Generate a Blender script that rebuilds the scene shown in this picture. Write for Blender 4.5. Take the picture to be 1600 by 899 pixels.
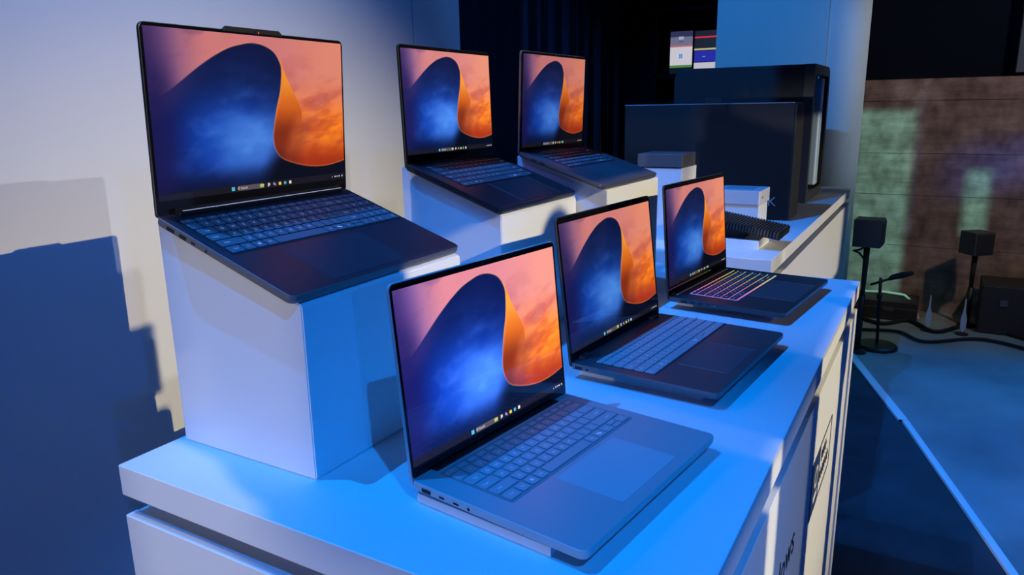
import bpy, bmesh, math, random
import numpy as np
from mathutils import Matrix, Vector

for o in list(bpy.data.objects):
    bpy.data.objects.remove(o, do_unlink=True)
S = bpy.context.scene
COL = S.collection
T = 0.95                      # height of the counter top above the floor

# ------------------------------------------------------------------ camera
F_PX, YAW, PITCH, ROLL = 1146.9, 0.52575, 0.23976, -0.01706
CAM = Vector((-0.51274, -0.91382, T + 0.45647))
fwd = Vector((math.cos(YAW) * math.cos(PITCH), math.sin(YAW) * math.cos(PITCH), -math.sin(PITCH)))
rgt = Vector((math.sin(YAW), -math.cos(YAW), 0))
upv = rgt.cross(fwd)
r2 = math.cos(ROLL) * rgt + math.sin(ROLL) * upv
u2 = -math.sin(ROLL) * rgt + math.cos(ROLL) * upv
cd = bpy.data.cameras.new('camera')
cd.sensor_width = 36
cd.lens = F_PX * 36 / 1600
cd.clip_start = 0.02
cam = bpy.data.objects.new('camera', cd)
COL.objects.link(cam)
cam.matrix_world = Matrix(((r2.x, u2.x, -fwd.x, CAM.x), (r2.y, u2.y, -fwd.y, CAM.y), (r2.z, u2.z, -fwd.z, CAM.z), (0, 0, 0, 1)))
S.camera = cam

# ------------------------------------------------------------------ world, exposure
S.view_settings.view_transform = 'Standard'
S.view_settings.look = 'None'
S.view_settings.exposure = 0.0
S.view_settings.gamma = 1.0
S.view_settings.use_curve_mapping = False
wd = bpy.data.worlds.new('world')
S.world = wd
wd.use_nodes = True
wd.node_tree.nodes['Background'].inputs[0].default_value = (0.12, 0.3, 1.0, 1)
wd.node_tree.nodes['Background'].inputs[1].default_value = 0.012

# ------------------------------------------------------------------ stage lamps and added fill lamps
def spot(name, loc, target, power, color, cone, blend=0.15, radius=0.05, square=False):
    l = bpy.data.lights.new(name, 'SPOT')
    l.energy = power
    l.color = color
    l.spot_size = math.radians(cone)
    l.spot_blend = blend
    l.shadow_soft_size = radius
    l.use_square = square
    o = bpy.data.objects.new(name, l)
    COL.objects.link(o)
    o.location = (loc[0], loc[1], loc[2] + T)
    d = Vector((target[0] - loc[0], target[1] - loc[1], target[2] - loc[2]))
    o.rotation_euler = d.to_track_quat('-Z', 'Y').to_euler()
    return o

BLUE = (0.0, 0.235, 1.0)
spot('blue_overhead_spot', (-0.45, 0.72, 3.8), (0.75, -0.40, 0), 540, BLUE, 60, 0.3, 0.012)
spot('blue_overhead_spot', (0.35, 0.70, 3.8), (1.65, -0.25, 0), 380, BLUE, 30, 0.7, 0.012)
spot('blue_front_spot', (-1.6, -2.7, 3.6), (0.22, -0.40, 0.05), 560, BLUE, 17, 0.8, 0.02)
spot('blue_wash_spot', (0.2, -1.3, 3.6), (0.6, 0.95, 1.7), 360, (0.0, 0.22, 1.0), 44, 1.0, 0.1)
spot('blue_wall_spot', (-5.6, -9.8, 3.1), (0.5, 0.5, 0.3), 650, (0.02, 0.16, 1.0), 25, 0.4, 0.03)
side = spot('white_side_spot', (-5.2, 0.2, 0.12), (0.6, -0.25, 0.1), 360, (1.0, 0.93, 1.0), 36, 0.5, 0.10)
pil = spot('blue_pillar_spot', (0.3, 0.6, 3.0), (3.2, 0.15, 0.5), 480, (0.03, 0.30, 1.0), 38, 0.6, 0.03)
warm = spot('warm_front_spot', (-1.56, -10.8, 5.1), (0.85, -0.2, -0.05), 5400, (1.0, 0.84, 0.52), 14.2, 0.9, 0.012)

def beam_mask(o, cut=(), dim=(), windows=(), axis=1, plane=-0.27):
    """masks inside a profile lamp, drawn on the plane world[axis] = plane: cut-outs, dimmed areas, or windows that alone let light through"""
    o.data.use_nodes = True
    nt = o.data.node_tree
    em = nt.nodes['Emission']
    g = nt.nodes.new('ShaderNodeNewGeometry')
    sp = nt.nodes.new('ShaderNodeSeparateXYZ')
    nt.links.new(g.outputs['Incoming'], sp.inputs[0])
    def m(op, a, b=None):
        n = nt.nodes.new('ShaderNodeMath'); n.operation = op
        for i, v in enumerate((a, b)):
            if v is None: continue
            if isinstance(v, (int, float)): n.inputs[i].default_value = v
            else: nt.links.new(v, n.inputs[i])
        return n.outputs[0]
    L = o.location
    other = 1 - axis
    k = plane - L[axis]
    x = m('ADD', m('MULTIPLY', m('DIVIDE', sp.outputs[other], sp.outputs[axis]), k), L[other])
    z = m('ADD', m('MULTIPLY', m('DIVIDE', sp.outputs[2], sp.outputs[axis]), k), L.z - T)
    def shape(kind, x0, x1, z0, z1):
        if kind == 'box':
            return m('MULTIPLY', m('MULTIPLY', m('GREATER_THAN', x, x0), m('LESS_THAN', x, x1)), m('MULTIPLY', m('GREATER_THAN', z, z0), m('LESS_THAN', z, z1)))
        dx = m('DIVIDE', m('SUBTRACT', x, (x0 + x1) / 2), (x1 - x0) / 2)
        dz = m('DIVIDE', m('SUBTRACT', z, (z0 + z1) / 2), (z1 - z0) / 2)
        return m('LESS_THAN', m('ADD', m('MULTIPLY', dx, dx), m('MULTIPLY', dz, dz)), 1.0)
    tot = None
    for q in (windows or cut):
        v = shape(*q); tot = v if tot is None else m('MAXIMUM', tot, v)
    out = tot if windows else m('SUBTRACT', 1.0, tot)
    for f, q in dim:
        out = m('MULTIPLY', out, m('SUBTRACT', 1.0, m('MULTIPLY', shape(*q), 1 - f)))
    nt.links.new(out, em.inputs['Strength'])

beam_mask(side, windows=[('box', -0.31, 0.03, -1, 0.36), ('box', -0.9, 0.03, -1, -0.002)], axis=0, plane=0.0)
beam_mask(pil, windows=[('box', -0.46, 1.3, -1.5, 2.5)], axis=0, plane=4.0)
beam_mask(warm, [('box', 0.045, 0.515, -2, 0.06), ('box', 0.06, 0.47, -0.12, 0.204), ('box', 0.06, 0.30, 0.1, 0.25), ('ellipse', 0.045, 0.25, 0.0, 0.22), ('ellipse', 0.016, 0.15, -0.09, 0.085), ('box', 0.0, 0.1, -2, 0.004),  # cut shapes stand in for shadows of unseen people
            ('box', 0.05, 0.46, 0.245, 0.43), ('box', 0.58, 1.44, 0.292, 0.52),  # made-up cuts that keep warm light off the back row decks
            ('box', 0.59, 1.0, -2, -0.03), ('ellipse', 0.765, 0.95, 0.02, 0.272), ('ellipse', 0.6, 0.99, -0.2, 0.06),
            ('box', 1.40, 1.50, -2, -0.27), ('ellipse', 1.38, 1.54, -0.5, -0.22), ('box', 1.60, 1.66, -2, -0.24), ('box', 2.05, 2.3, -2, -0.12),
            ('box', 1.74, 12, -3, -0.60), ('box', 4.72, 12, -3, 3)],
     dim=[(0.07, ('box', 0.50, 1.74, -0.2515, 0.12)), (0.75, ('box', -0.6, 0.06, -0.25, 0.14))])  # added dimming of the warm light over the table top
low = spot('lavender_low_fill', (2.0, -6.5, 0.3), (0.6, -0.76, -0.4), 190, (0.85, 0.9, 1.0), 26, 0.6, 0.02)  # fill lamp added to lift the shaded counter front
beam_mask(low, windows=[('box', -1, 0.80, -0.95, -0.015), ('box', 1.46, 1.54, -0.95, -0.02)], axis=1, plane=-0.765)
rear = spot('warm_rear_fill', (0.6, -8.5, 0.42), (2.75, -0.5, -0.1), 1700, (1.0, 0.86, 0.62), 12.5, 0.35, 0.02)  # fill lamp added for the back counter, which the warm beam misses
beam_mask(rear, windows=[('box', 1.70, 4.0, -0.40, 0.4)], axis=1, plane=-0.508)
pale = spot('pale_front_spot', (-1.43, -10.8, 3.43), (0.6, 0.95, 0.05), 1100, (0.85, 0.90, 1.0), 13.5, 0.9, 0.012)
beam_mask(pale, [('box', -5, 12, -5, 0.10), ('box', 0.05, 0.46, 0.0, 0.40), ('box', 0.58, 1.46, 0.0, 0.46), ('box', 2.1, 12, -5, 5)])
# far side of the hall
teal = spot('teal_wall_spot', (0.6, -3.4, 1.6), (5.1, -0.75, -0.2), 900, (0.30, 0.85, 0.72), 26, 0.3, 0.03)
beam_mask(teal, windows=[('box', -0.745, -0.20, -0.95, 0.40), ('box', -1.205, -1.07, -0.40, 0.02)], axis=0, plane=5.1)
spot('teal_floor_spot', (3.4, -3.4, 3.4), (4.1, -1.15, -0.95), 120, (0.06, 0.50, 0.62), 27, 0.8, 0.05)
spot('blue_floor_spot', (2.6, -3.2, 3.2), (2.9, -1.6, -0.95), 600, (0.0, 0.22, 1.0), 36, 0.6, 0.05)
spot('amber_wall_spot', (2.5, -2.6, 2.6), (5.2, -1.0, 0.3), 130, (1.0, 0.62, 0.46), 50, 0.8, 0.1)
spot('blue_patch_fill', (3.0, -2.4, 1.2), (5.1, -1.11, 0.02), 75, (0.0, 0.14, 1.0), 9, 0.9, 0.05)  # made-up lamp imitating a blue smear on the concrete wall
spot('blue_patch_fill', (3.0, -2.6, 1.2), (5.1, -1.36, 0.08), 75, (0.0, 0.14, 1.0), 9, 0.9, 0.05)  # made-up lamp for the second blue smear
lav = spot('lavender_column_fill', (4.25, -4.5, 2.0), (4.2, -0.4, 0.5), 130, (0.70, 0.78, 1.0), 16, 0.6, 0.1)  # fill lamp added for the column alone, outside the warm beam
beam_mask(lav, windows=[('box', 3.9, 4.37, -1, 3)], axis=1, plane=-0.5)
cy_ = spot('cyan_pillar_spot', (3.2, -3.6, 1.4), (4.25, -0.45, 0.3), 75, (0.22, 0.75, 0.9), 30, 0.6, 0.1)
beam_mask(cy_, windows=[('box', -1.0, 1.0, -1, 3)], axis=0, plane=4.2)

# ------------------------------------------------------------------ materials
MATS = {}
def mat(name, color, rough=0.5, metal=0.0, spec=0.5, noise=0.0, nscale=30.0, bump=0.0, bscale=200.0, emit=None, estr=0.0, coat=0.0):
    if name in MATS: return MATS[name]
    m = bpy.data.materials.new(name); m.use_nodes = True
    nt = m.node_tree; b = nt.nodes['Principled BSDF']
    b.inputs['Base Color'].default_value = (*color, 1)
    b.inputs['Roughness'].default_value = rough
    b.inputs['Metallic'].default_value = metal
    b.inputs['Specular IOR Level'].default_value = spec
    b.inputs['Coat Weight'].default_value = coat
    if emit:
        b.inputs['Emission Color'].default_value = (*emit, 1)
        b.inputs['Emission Strength'].default_value = estr
    if noise or bump:
        tc = nt.nodes.new('ShaderNodeTexCoord')
    if noise:
        n = nt.nodes.new('ShaderNodeTexNoise'); n.inputs['Scale'].default_value = nscale; n.inputs['Detail'].default_value = 6
        nt.links.new(tc.outputs['Object'], n.inputs['Vector'])
        r = nt.nodes.new('ShaderNodeMapRange')
        r.inputs['From Min'].default_value = 0.25; r.inputs['From Max'].default_value = 0.75
        r.inputs['To Min'].default_value = 1 - noise; r.inputs['To Max'].default_value = 1 + noise
        nt.links.new(n.outputs['Fac'], r.inputs['Value'])
        mx = nt.nodes.new('ShaderNodeVectorMath'); mx.operation = 'SCALE'
        mx.inputs[0].default_value = color
        nt.links.new(r.outputs[0], mx.inputs['Scale'])
        nt.links.new(mx.outputs[0], b.inputs['Base Color'])
    if bump:
        n2 = nt.nodes.new('ShaderNodeTexNoise'); n2.inputs['Scale'].default_value = bscale; n2.inputs['Detail'].default_value = 4
        nt.links.new(tc.outputs['Object'], n2.inputs['Vector'])
        bp = nt.nodes.new('ShaderNodeBump'); bp.inputs['Strength'].default_value = bump; bp.inputs['Distance'].default_value = 0.002
        nt.links.new(n2.outputs['Fac'], bp.inputs['Height'])
        nt.links.new(bp.outputs[0], b.inputs['Normal'])
    MATS[name] = m
    return m

def concrete_mat():
    m = bpy.data.materials.new('board_formed_concrete'); m.use_nodes = True
    nt = m.node_tree; b = nt.nodes['Principled BSDF']
    tc = nt.nodes.new('ShaderNodeTexCoord')
    mp = nt.nodes.new('ShaderNodeMapping'); mp.inputs['Scale'].default_value = (1.0, 1.6, 9.0)
    nt.links.new(tc.outputs['Object'], mp.inputs[0])
    n1 = nt.nodes.new('ShaderNodeTexNoise'); n1.inputs['Scale'].default_value = 1.5; n1.inputs['Detail'].default_value = 10; n1.inputs['Roughness'].default_value = 0.68
    nt.links.new(mp.outputs[0], n1.inputs['Vector'])
    mp2 = nt.nodes.new('ShaderNodeMapping'); mp2.inputs['Scale'].default_value = (1.0, 7.0, 5.0)
    nt.links.new(tc.outputs['Object'], mp2.inputs[0])
    n2 = nt.nodes.new('ShaderNodeTexNoise'); n2.inputs['Scale'].default_value = 1.7; n2.inputs['Detail'].default_value = 8
    nt.links.new(mp2.outputs[0], n2.inputs['Vector'])
    w = nt.nodes.new('ShaderNodeMath'); w.operation = 'MULTIPLY'
    nt.links.new(n1.outputs['Fac'], w.inputs[0]); nt.links.new(n2.outputs['Fac'], w.inputs[1])
    cr = nt.nodes.new('ShaderNodeValToRGB')
    cr.color_ramp.elements[0].position = 0.12; cr.color_ramp.elements[0].color = (0.14, 0.115, 0.10, 1)
    cr.color_ramp.elements[1].position = 0.42; cr.color_ramp.elements[1].color = (0.46, 0.41, 0.37, 1)
    nt.links.new(w.outputs[0], cr.inputs[0])
    nt.links.new(cr.outputs[0], b.inputs['Base Color'])
    b.inputs['Roughness'].default_value = 0.85
    bp = nt.nodes.new('ShaderNodeBump'); bp.inputs['Strength'].default_value = 0.6; bp.inputs['Distance'].default_value = 0.01
    nt.links.new(w.outputs[0], bp.inputs['Height']); nt.links.new(bp.outputs[0], b.inputs['Normal'])
    return m

WHITE = mat('white_laminate', (0.76, 0.79, 0.80), 0.6, spec=0.25, noise=0.015, nscale=6, bump=0.03, bscale=400)
WALLW = mat('white_painted_panel', (0.60, 0.60, 0.60), 0.75, noise=0.02, nscale=3, bump=0.04, bscale=180)
BLACK = mat('black_plastic', (0.012, 0.012, 0.014), 0.5)
HOLE = mat('port_black', (0.003, 0.003, 0.003), 0.6)
GLASSB = mat('black_bezel_glass', (0.004, 0.004, 0.005), 0.08, spec=0.5)
RUBBER = mat('black_rubber', (0.01, 0.01, 0.01), 0.8)
INK = mat('black_lettering', (0.015, 0.015, 0.02), 0.6)
NAVY = mat('navy_print', (0.012, 0.03, 0.10), 0.5)
DRAPE = mat('black_velour', (0.022, 0.026, 0.038), 0.95, spec=0.1, bump=0.1, bscale=300)
CONC = concrete_mat()

# ------------------------------------------------------------------ geometry helpers
def link(name, me, parent=None, material=None):
    o = bpy.data.objects.new(name, me)
    COL.objects.link(o)
    if parent is not None: o.parent = parent
    if material is not None and me is not None and not me.materials:
        for mm in (material if isinstance(material, (list, tuple)) else [material]):
            me.materials.append(mm)
    return o

def empty(name, loc=(0, 0, 0)):
    o = bpy.data.objects.new(name, None)
    o.empty_display_size = 0.05
    COL.objects.link(o)
    o.location = loc
    return o

def tag(o, label=None, cat=None, group=None, kind=None):
    if label: o['label'] = label
    if cat: o['category'] = cat
    if group: o['group'] = group
    if kind: o['kind'] = kind
    return o

def mesh(name, verts, faces, smooth=False):
    me = bpy.data.meshes.new(name)
    me.from_pydata([tuple(v) for v in verts], [], faces)
    if smooth:
        for p in me.polygons: p.use_smooth = True
    me.update()
    return me

class MB:
    def __init__(s): s.v = []; s.f = []
    def add(s, verts, faces):
        b = len(s.v); s.v += [tuple(v) for v in verts]; s.f += [tuple(i + b for i in f) for f in faces]
        return s
    def box(s, x0, x1, y0, y1, z0, z1):
        return s.add([(x0, y0, z0), (x1, y0, z0), (x1, y1, z0), (x0, y1, z0), (x0, y0, z1), (x1, y0, z1), (x1, y1, z1), (x0, y1, z1)],
                     [(0, 3, 2, 1), (4, 5, 6, 7), (0, 1, 5, 4), (1, 2, 6, 5), (2, 3, 7, 6), (3, 0, 4, 7)])
    def tube(s, pts, r, n=10):
        pts = [Vector(p) for p in pts]; rings = []
        rr = r if isinstance(r, (list, tuple)) else [r] * len(pts)
        for i, p in enumerate(pts):
            d = (pts[min(i + 1, len(pts) - 1)] - pts[max(i - 1, 0)]).normalized()
            a = d.cross(Vector((0, 0, 1)))
            if a.length < 1e-3: a = d.cross(Vector((0, 1, 0)))
            a.normalize(); b = d.cross(a)
            rings.append([p + rr[i] * (math.cos(2 * math.pi * k / n) * a + math.sin(2 * math.pi * k / n) * b) for k in range(n)])
        vs = [v for ring in rings for v in ring]; fs = []
        for i in range(len(pts) - 1):
            for k in range(n):
                fs.append((i * n + k, i * n + (k + 1) % n, (i + 1) * n + (k + 1) % n, (i + 1) * n + k))
        fs.append(tuple(range(n))[::-1]); fs.append(tuple(range((len(pts) - 1) * n, len(pts) * n)))
        return s.add(vs, fs)
    def lathe(s, prof, cx, cy, n=32):
        vs = []; fs = []
        for r, z in prof:
            for k in range(n): vs.append((cx + r * math.cos(2 * math.pi * k / n), cy + r * math.sin(2 * math.pi * k / n), z))
        for i in range(len(prof) - 1):
            for k in range(n): fs.append((i * n + k, i * n + (k + 1) % n, (i + 1) * n + (k + 1) % n, (i + 1) * n + k))
        fs.append(tuple(range(n))[::-1]); fs.append(tuple(range((len(prof) - 1) * n, len(prof) * n)))
        return s.add(vs, fs)
    def mesh(s, name, smooth=False): return mesh(name, s.v, s.f, smooth)
    def build(s, name, material, parent=None, smooth=False): return link(name, s.mesh(name, smooth), parent, material)

def outline(x0, x1, y0, y1, r, n=5):
    """counter-clockwise rounded rectangle; r is one radius or four (x0y0, x1y0, x1y1, x0y1)"""
    rr = r if isinstance(r, (tuple, list)) else (r,) * 4
    pts = []
    for (cx, cy, a0, q) in ((x0 + rr[0], y0 + rr[0], math.pi, rr[0]), (x1 - rr[1], y0 + rr[1], 1.5 * math.pi, rr[1]),
                            (x1 - rr[2], y1 - rr[2], 0, rr[2]), (x0 + rr[3], y1 - rr[3], 0.5 * math.pi, rr[3])):
        if q < 1e-6: pts.append((cx, cy)); continue
        for k in range(n + 1):
            a = a0 + 0.5 * math.pi * k / n
            pts.append((cx + q * math.cos(a), cy + q * math.sin(a)))
    return pts

def rslab(mb, x0, x1, y0, y1, z0, z1, r, bev, n=5, M=None, bev_bottom=None):
    """rounded slab with bevelled rims"""
    bb = bev if bev_bottom is None else bev_bottom
    rr = r if isinstance(r, (tuple, list)) else (r,) * 4
    def o(i): return outline(x0 + i, x1 - i, y0 + i, y1 - i, tuple(max(q - i, 0.0004) for q in rr), n)
    rings = [(o(bb), z0), (o(bb * 0.3), z0 + bb * 0.3), (o(0), z0 + bb), (o(0), z1 - bev), (o(bev * 0.3), z1 - bev * 0.3), (o(bev), z1)]
    vs = []; N = len(rings[0][0])
    for pts, z in rings: vs += [Vector((p[0], p[1], z)) for p in pts]
    fs = [tuple(range(N))[::-1], tuple(range(5 * N, 6 * N))]
    for i in range(5):
        for k in range(N): fs.append((i * N + k, i * N + (k + 1) % N, (i + 1) * N + (k + 1) % N, (i + 1) * N + k))
    if M is not None: vs = [M @ v for v in vs]
    mb.add(vs, fs)
    return mb

FONT_CACHE = {}
def text_mesh(s, size=1.0, align='CENTER'):
    """flat outlined text as vertices and faces, centred on its own box"""
    key = (s, align)
    if key not in FONT_CACHE:
        cu = bpy.data.curves.new('lettering', 'FONT'); cu.body = s; cu.align_x = align; cu.size = 1.0; cu.resolution_u = 2
        ob = bpy.data.objects.new('lettering', cu); COL.objects.link(ob)
        dg = bpy.context.evaluated_depsgraph_get()
        me = bpy.data.meshes.new_from_object(ob.evaluated_get(dg))
        V = [v.co.copy() for v in me.vertices]; Fc = [tuple(p.vertices) for p in me.polygons]
        bpy.data.objects.remove(ob); bpy.data.curves.remove(cu); bpy.data.meshes.remove(me)
        FONT_CACHE[key] = (V, Fc)
    V, Fc = FONT_CACHE[key]
    return [v * size for v in V], Fc

# ------------------------------------------------------------------ setting
floor = MB().box(-4, 8, -6, 5, -0.05, 0.0).build('floor', mat('dark_carpet', (0.035, 0.04, 0.05), 0.95, noise=0.35, nscale=5, bump=0.4, bscale=500))
tag(floor, kind='structure', label='dark navy carpet floor beside the counter')
# concrete floor behind the strip
cf = MB()
tp = [(1.55, -1.365), (1.935, -1.235), (3.04, -0.895), (3.82, -0.618), (5.6, 0.02), (8, 0.5), (8, -6), (-0.5, -6), (-0.5, -2.1)]
N = len(tp)
cf.add([(x, y, 0.001) for x, y in tp] + [(x, y, 0.006) for x, y in tp],
       [tuple(range(N))[::-1], tuple(range(N, 2 * N))] + [(i, (i + 1) % N, N + (i + 1) % N, N + i) for i in range(N)])
o = cf.build('floor_concrete', mat('polished_concrete', (0.26, 0.30, 0.31), 0.45, noise=0.35, nscale=2.2, bump=0.1, bscale=40))
tag(o, kind='structure', label='pale concrete floor lit teal beyond the white strip')
# strip along its edge
def strip(name, pts, w, h):
    mb = MB(); L = []; R = []
    for i, p in enumerate(pts):
        a = Vector(pts[max(i - 1, 0)]); b = Vector(pts[min(i + 1, len(pts) - 1)]); d = (b - a).normalized(); n = Vector((-d.y, d.x))
        L.append(Vector(p) + n * w / 2); R.append(Vector(p) - n * w / 2)
    n = len(pts); v = [(p.x, p.y, 0.0) for p in L + R] + [(p.x, p.y, h) for p in L + R]; f = []
    for i in range(n - 1):
        f += [(2 * n + i, 3 * n + i, 3 * n + i + 1, 2 * n + i + 1), (i, i + 1, 2 * n + i + 1, 2 * n + i)[::-1], (n + i, n + i + 1, 3 * n + i + 1, 3 * n + i)]
    mb.add(v, f)
    return mb
o = strip('trim', [(-0.5, -2.1), (1.55, -1.365), (1.935, -1.235), (3.02, -0.90)], 0.026, 0.012).build('trim_1', mat('white_tape', (0.8, 0.8, 0.8), 0.5))
tag(o, kind='structure', label='bright white edging strip between carpet and concrete floor')
o = strip('trim', [(3.02, -0.892), (3.04, -0.886), (3.82, -0.612), (4.6, -0.33)], 0.04, 0.012).build('trim_2', mat('white_tape', (0.8, 0.8, 0.8), 0.5))
tag(o, kind='structure', label='far length of the pale edging strip by the counter')

# white panel wall behind the counter, two panels with a joint
w = MB().box(-3.2, 2.30, 0.975, 1.05, 0.0, 3.0).build('wall_left', WALLW)
tag(w, kind='structure', label='white panelled partition wall behind the counter')
for x0, x1 in ((-3.2, -0.6), (-0.594, 1.950), (1.956, 2.285)):
    MB().box(x0, x1, 0.95, 0.974, 0.0, 3.0).build('panel', WALLW, w)
# light blue pillar wall and round column
w = MB().box(4.0, 4.6, -0.309, 0.295, 0.0, 3.2).build('wall_pillar', WALLW)
tag(w, kind='structure', label='tall white pillar wall washed in blue light')
mb = MB().lathe([(0.16, 0), (0.16, 3.2)], 4.17, -0.345, 48)
w = mb.build('wall_column', WALLW, smooth=False)
for p in w.data.polygons: p.use_smooth = len(p.vertices) == 4
tag(w, kind='structure', label='round white column beside the pillar wall')
# concrete wall
w = MB().box(5.1, 5.3, -4.5, 0.6, 0.0, 1.548).build('wall_back', CONC)
tag(w, kind='structure', label='rough brown board formed concrete wall at the back')
zz = [0.0, 0.45, 0.795, 1.07, 1.41, 1.547]
for k in range(5):
    MB().box(5.092, 5.0995, -4.5, 0.6, zz[k] + 0.0016, zz[k + 1] - 0.0016).build('concrete_lift', CONC, w)
w = MB().box(5.25, 5.35, -4.5, 0.6, 1.545, 3.4).build('wall_back_upper', mat('navy_masking', (0.006, 0.014, 0.035), 0.95, spec=0.1))
tag(w, kind='structure', label='black masking above the concrete wall')
w = MB().box(5.12, 5.25, -1.5, -1.262, 1.57, 3.4).build('wall_upper_pier', mat('slate_paint', (0.12, 0.2, 0.28), 0.8))
tag(w, kind='structure', label='slate blue pier above the concrete wall')
w = MB().box(4.55, 4.65, -0.2, 4.8, 0, 3.4).build('wall_far', mat('black_void', (0.004, 0.005, 0.008), 0.95, spec=0.05))
tag(w, kind='structure', label='unlit black wall beyond the curtain')

# curtain
def curtain(name, x0, y0, x1, y1, z0, z1, amp, folds, seed, label):
    rnd = random.Random(seed); n = folds * 10; V = []; Fc = []
    d = Vector((x1 - x0, y1 - y0)); L = d.length; d.normalize(); nn = Vector((-d.y, d.x))
    ph = [rnd.uniform(0.6, 1.4) for _ in range(folds + 2)]
    for j, (z, am) in enumerate(((z1, 0.8), ((z0 + z1) / 2, 1.0), (z0, 1.15))):
        for i in range(n + 1):
            t = i / n; a = amp * am * ph[int(t * folds)] * math.sin(2 * math.pi * folds * t + 0.6 * math.sin(9 * t))
            p = Vector((x0, y0)) + d * L * t + nn * a
            V.append((p.x, p.y, z))
    for j in range(2):
        for i in range(n): Fc.append((j * (n + 1) + i, j * (n + 1) + i + 1, (j + 1) * (n + 1) + i + 1, (j + 1) * (n + 1) + i))
    me = mesh(name, V, Fc, True)
    o = link(name, me, None, DRAPE)
    md = o.modifiers.new('thick', 'SOLIDIFY'); md.thickness = 0.004
    return tag(o, label, 'curtain')
curtain('curtain', 2.36, 1.12, 4.5, 1.12, 0.0, 3.2, 0.035, 13, 3, 'black pleated velour curtain hanging behind the back row of laptops')

# ------------------------------------------------------------------ counters
def rbox(mb, x0, x1, y0, y1, z0, z1, b=0.002):
    return rslab(mb, x0, x1, y0, y1, z0, z1, b, b * 0.6, 2)

def counter(name, x0, x1, y0, y1, label, seams):
    r = empty(name, ((x0 + x1) / 2, (y0 + y1) / 2, 0))
    ox, oy = (x0 + x1) / 2, (y0 + y1) / 2
    a, b, c, d = x0 - ox, x1 - ox, y0 - oy, y1 - oy
    rbox(MB(), a, b, c, d, T - 0.044, T).build('top_slab', WHITE, r)
    MB().box(a + 0.05, b - 0.05, c + 0.05, d - 0.05, T - 0.08, T - 0.044).build('recessed_neck', mat('grey_neck', (0.35, 0.35, 0.36), 0.7), r)
    xs = [a] + [s - ox for s in seams] + [b]
    rbox(MB(), a + 0.018, b - 0.004, c + 0.018, d, 0.0, T - 0.0765).build('body', WHITE, r)
    for p, q in zip(xs[:-1], xs[1:]):
        rbox(MB(), p + 0.001, q - 0.001, c, c + 0.0175, 0.0, T - 0.0745).build('front_panel', WHITE, r)
    rbox(MB(), a, a + 0.0175, c + 0.0185, d, 0.0, T - 0.0745).build('end_panel', WHITE, r)
    return tag(r, label, 'counter')
C1 = counter('display_counter', 0.0, 1.565, -0.765, 0.0, 'white display counter nearest the camera carrying six open laptops', [0.76])
C2 = counter('display_counter', 1.742, 3.95, -0.508, 0.62, 'white display counter at the back carrying black desktop towers', [2.85])

# lettering and badge on the customer side of the near counter
def wall_text(s, x, z, size, name, parent, material, y, oy, ox):
    V, Fc = text_mesh(s, size, 'LEFT')
    me = mesh(name, [(x - ox + v.x, y - oy, z + v.y) for v in V], Fc)
    return link(name, me, parent, material)
cx, cy = 1.565 / 2, -0.765 / 2
wall_text('Windows', 0.385, T - 0.285, 0.078, 'lettering', C1, INK, -0.7658, cy, cx)
bd = MB().box(0.87 - cx, 0.975 - cx, -0.7665 - cy, -0.765 - cy, T - 0.335, T - 0.215).build('badge', NAVY, C1)
mk = MB()
for k in range(14):      # white ring emblem with a small bar under it
    a0, a1 = 2 * math.pi * k / 14, 2 * math.pi * (k + 1) / 14
    q = [(0.928 + rr * math.cos(a), T - 0.262 + rr * math.sin(a)) for rr, a in ((0.016, a0), (0.024, a0), (0.024, a1), (0.016, a1))]
    mk.add([(p[0] - cx, -0.7669 - cy, p[1]) for p in q], [(0, 1, 2, 3)])
mk.box(0.905 - cx, 0.952 - cx, -0.7669 - cy, -0.7666 - cy, T - 0.312, T - 0.298)
mk.build('emblem', mat('white_print', (0.75, 0.75, 0.75), 0.6), bd)
fr = MB()
X0, X1, Z0, Z1, t = 0.975, 1.15, T - 0.335, T - 0.215, 0.003
for q in ((X0, X1, Z0, Z0 + t), (X0, X1, Z1 - t, Z1), (X1 - t, X1, Z0, Z1)):
    fr.box(q[0] - cx, q[1] - cx, -0.7662 - cy, -0.765 - cy, q[2], q[3])
fr.build('badge_outline', INK, C1)
rnd = random.Random(5)
for z, xa, xb in ((T - 0.262, 1.0, 1.07), (T - 0.305, 0.99, 1.12)):
    ln = MB(); x = xa; base = None
    while x < xb:
        wdt = rnd.uniform(0.009, 0.016)
        y0, y1 = -0.7662 - cy, -0.765 - cy
        ln.box(x - cx, x + 0.005 - cx, y0, y1, z, z + 0.024)
        ln.box(x + 0.004 - cx, x + wdt - cx, y0, y1, z + 0.0095, z + 0.0145)
        x += wdt + 0.006
    o = ln.build('badge_line', INK, C1); tag(o, kind='stuff')


# ------------------------------------------------------------------ risers
def riser(name, x0, x1, yf, yb, zf, zb, label, cat='riser', group='wedge risers under the back row'):
    bm = bmesh.new()
    pr = [(yf, 0), (yf, zf), (yb, zb), (yb, 0)]
    cx, cy = (x0 + x1) / 2, (yf + yb) / 2
    a = [bm.verts.new((x0 - cx, y - cy, z)) for y, z in pr]; b = [bm.verts.new((x1 - cx, y - cy, z)) for y, z in pr]
    bm.faces.new(a[::-1]); bm.faces.new(b)
    for i in range(4): bm.faces.new((a[i], a[(i + 1) % 4], b[(i + 1) % 4], b[i]))
    bmesh.ops.recalc_face_normals(bm, faces=bm.faces)
    bmesh.ops.bevel(bm, geom=bm.edges[:], offset=0.0016, segments=2, affect='EDGES')
    me = bpy.data.meshes.new(name); bm.to_mesh(me); bm.free()
    o = link(name, me, None, WHITE); o.location = (cx, cy, T)
    return tag(o, label, cat, group)
riser('display_riser', 0.096, 0.438, -0.268, -0.012, 0.2300, 0.3190, 'tall white wedge riser under the big laptop with the webcam bump')
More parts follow.
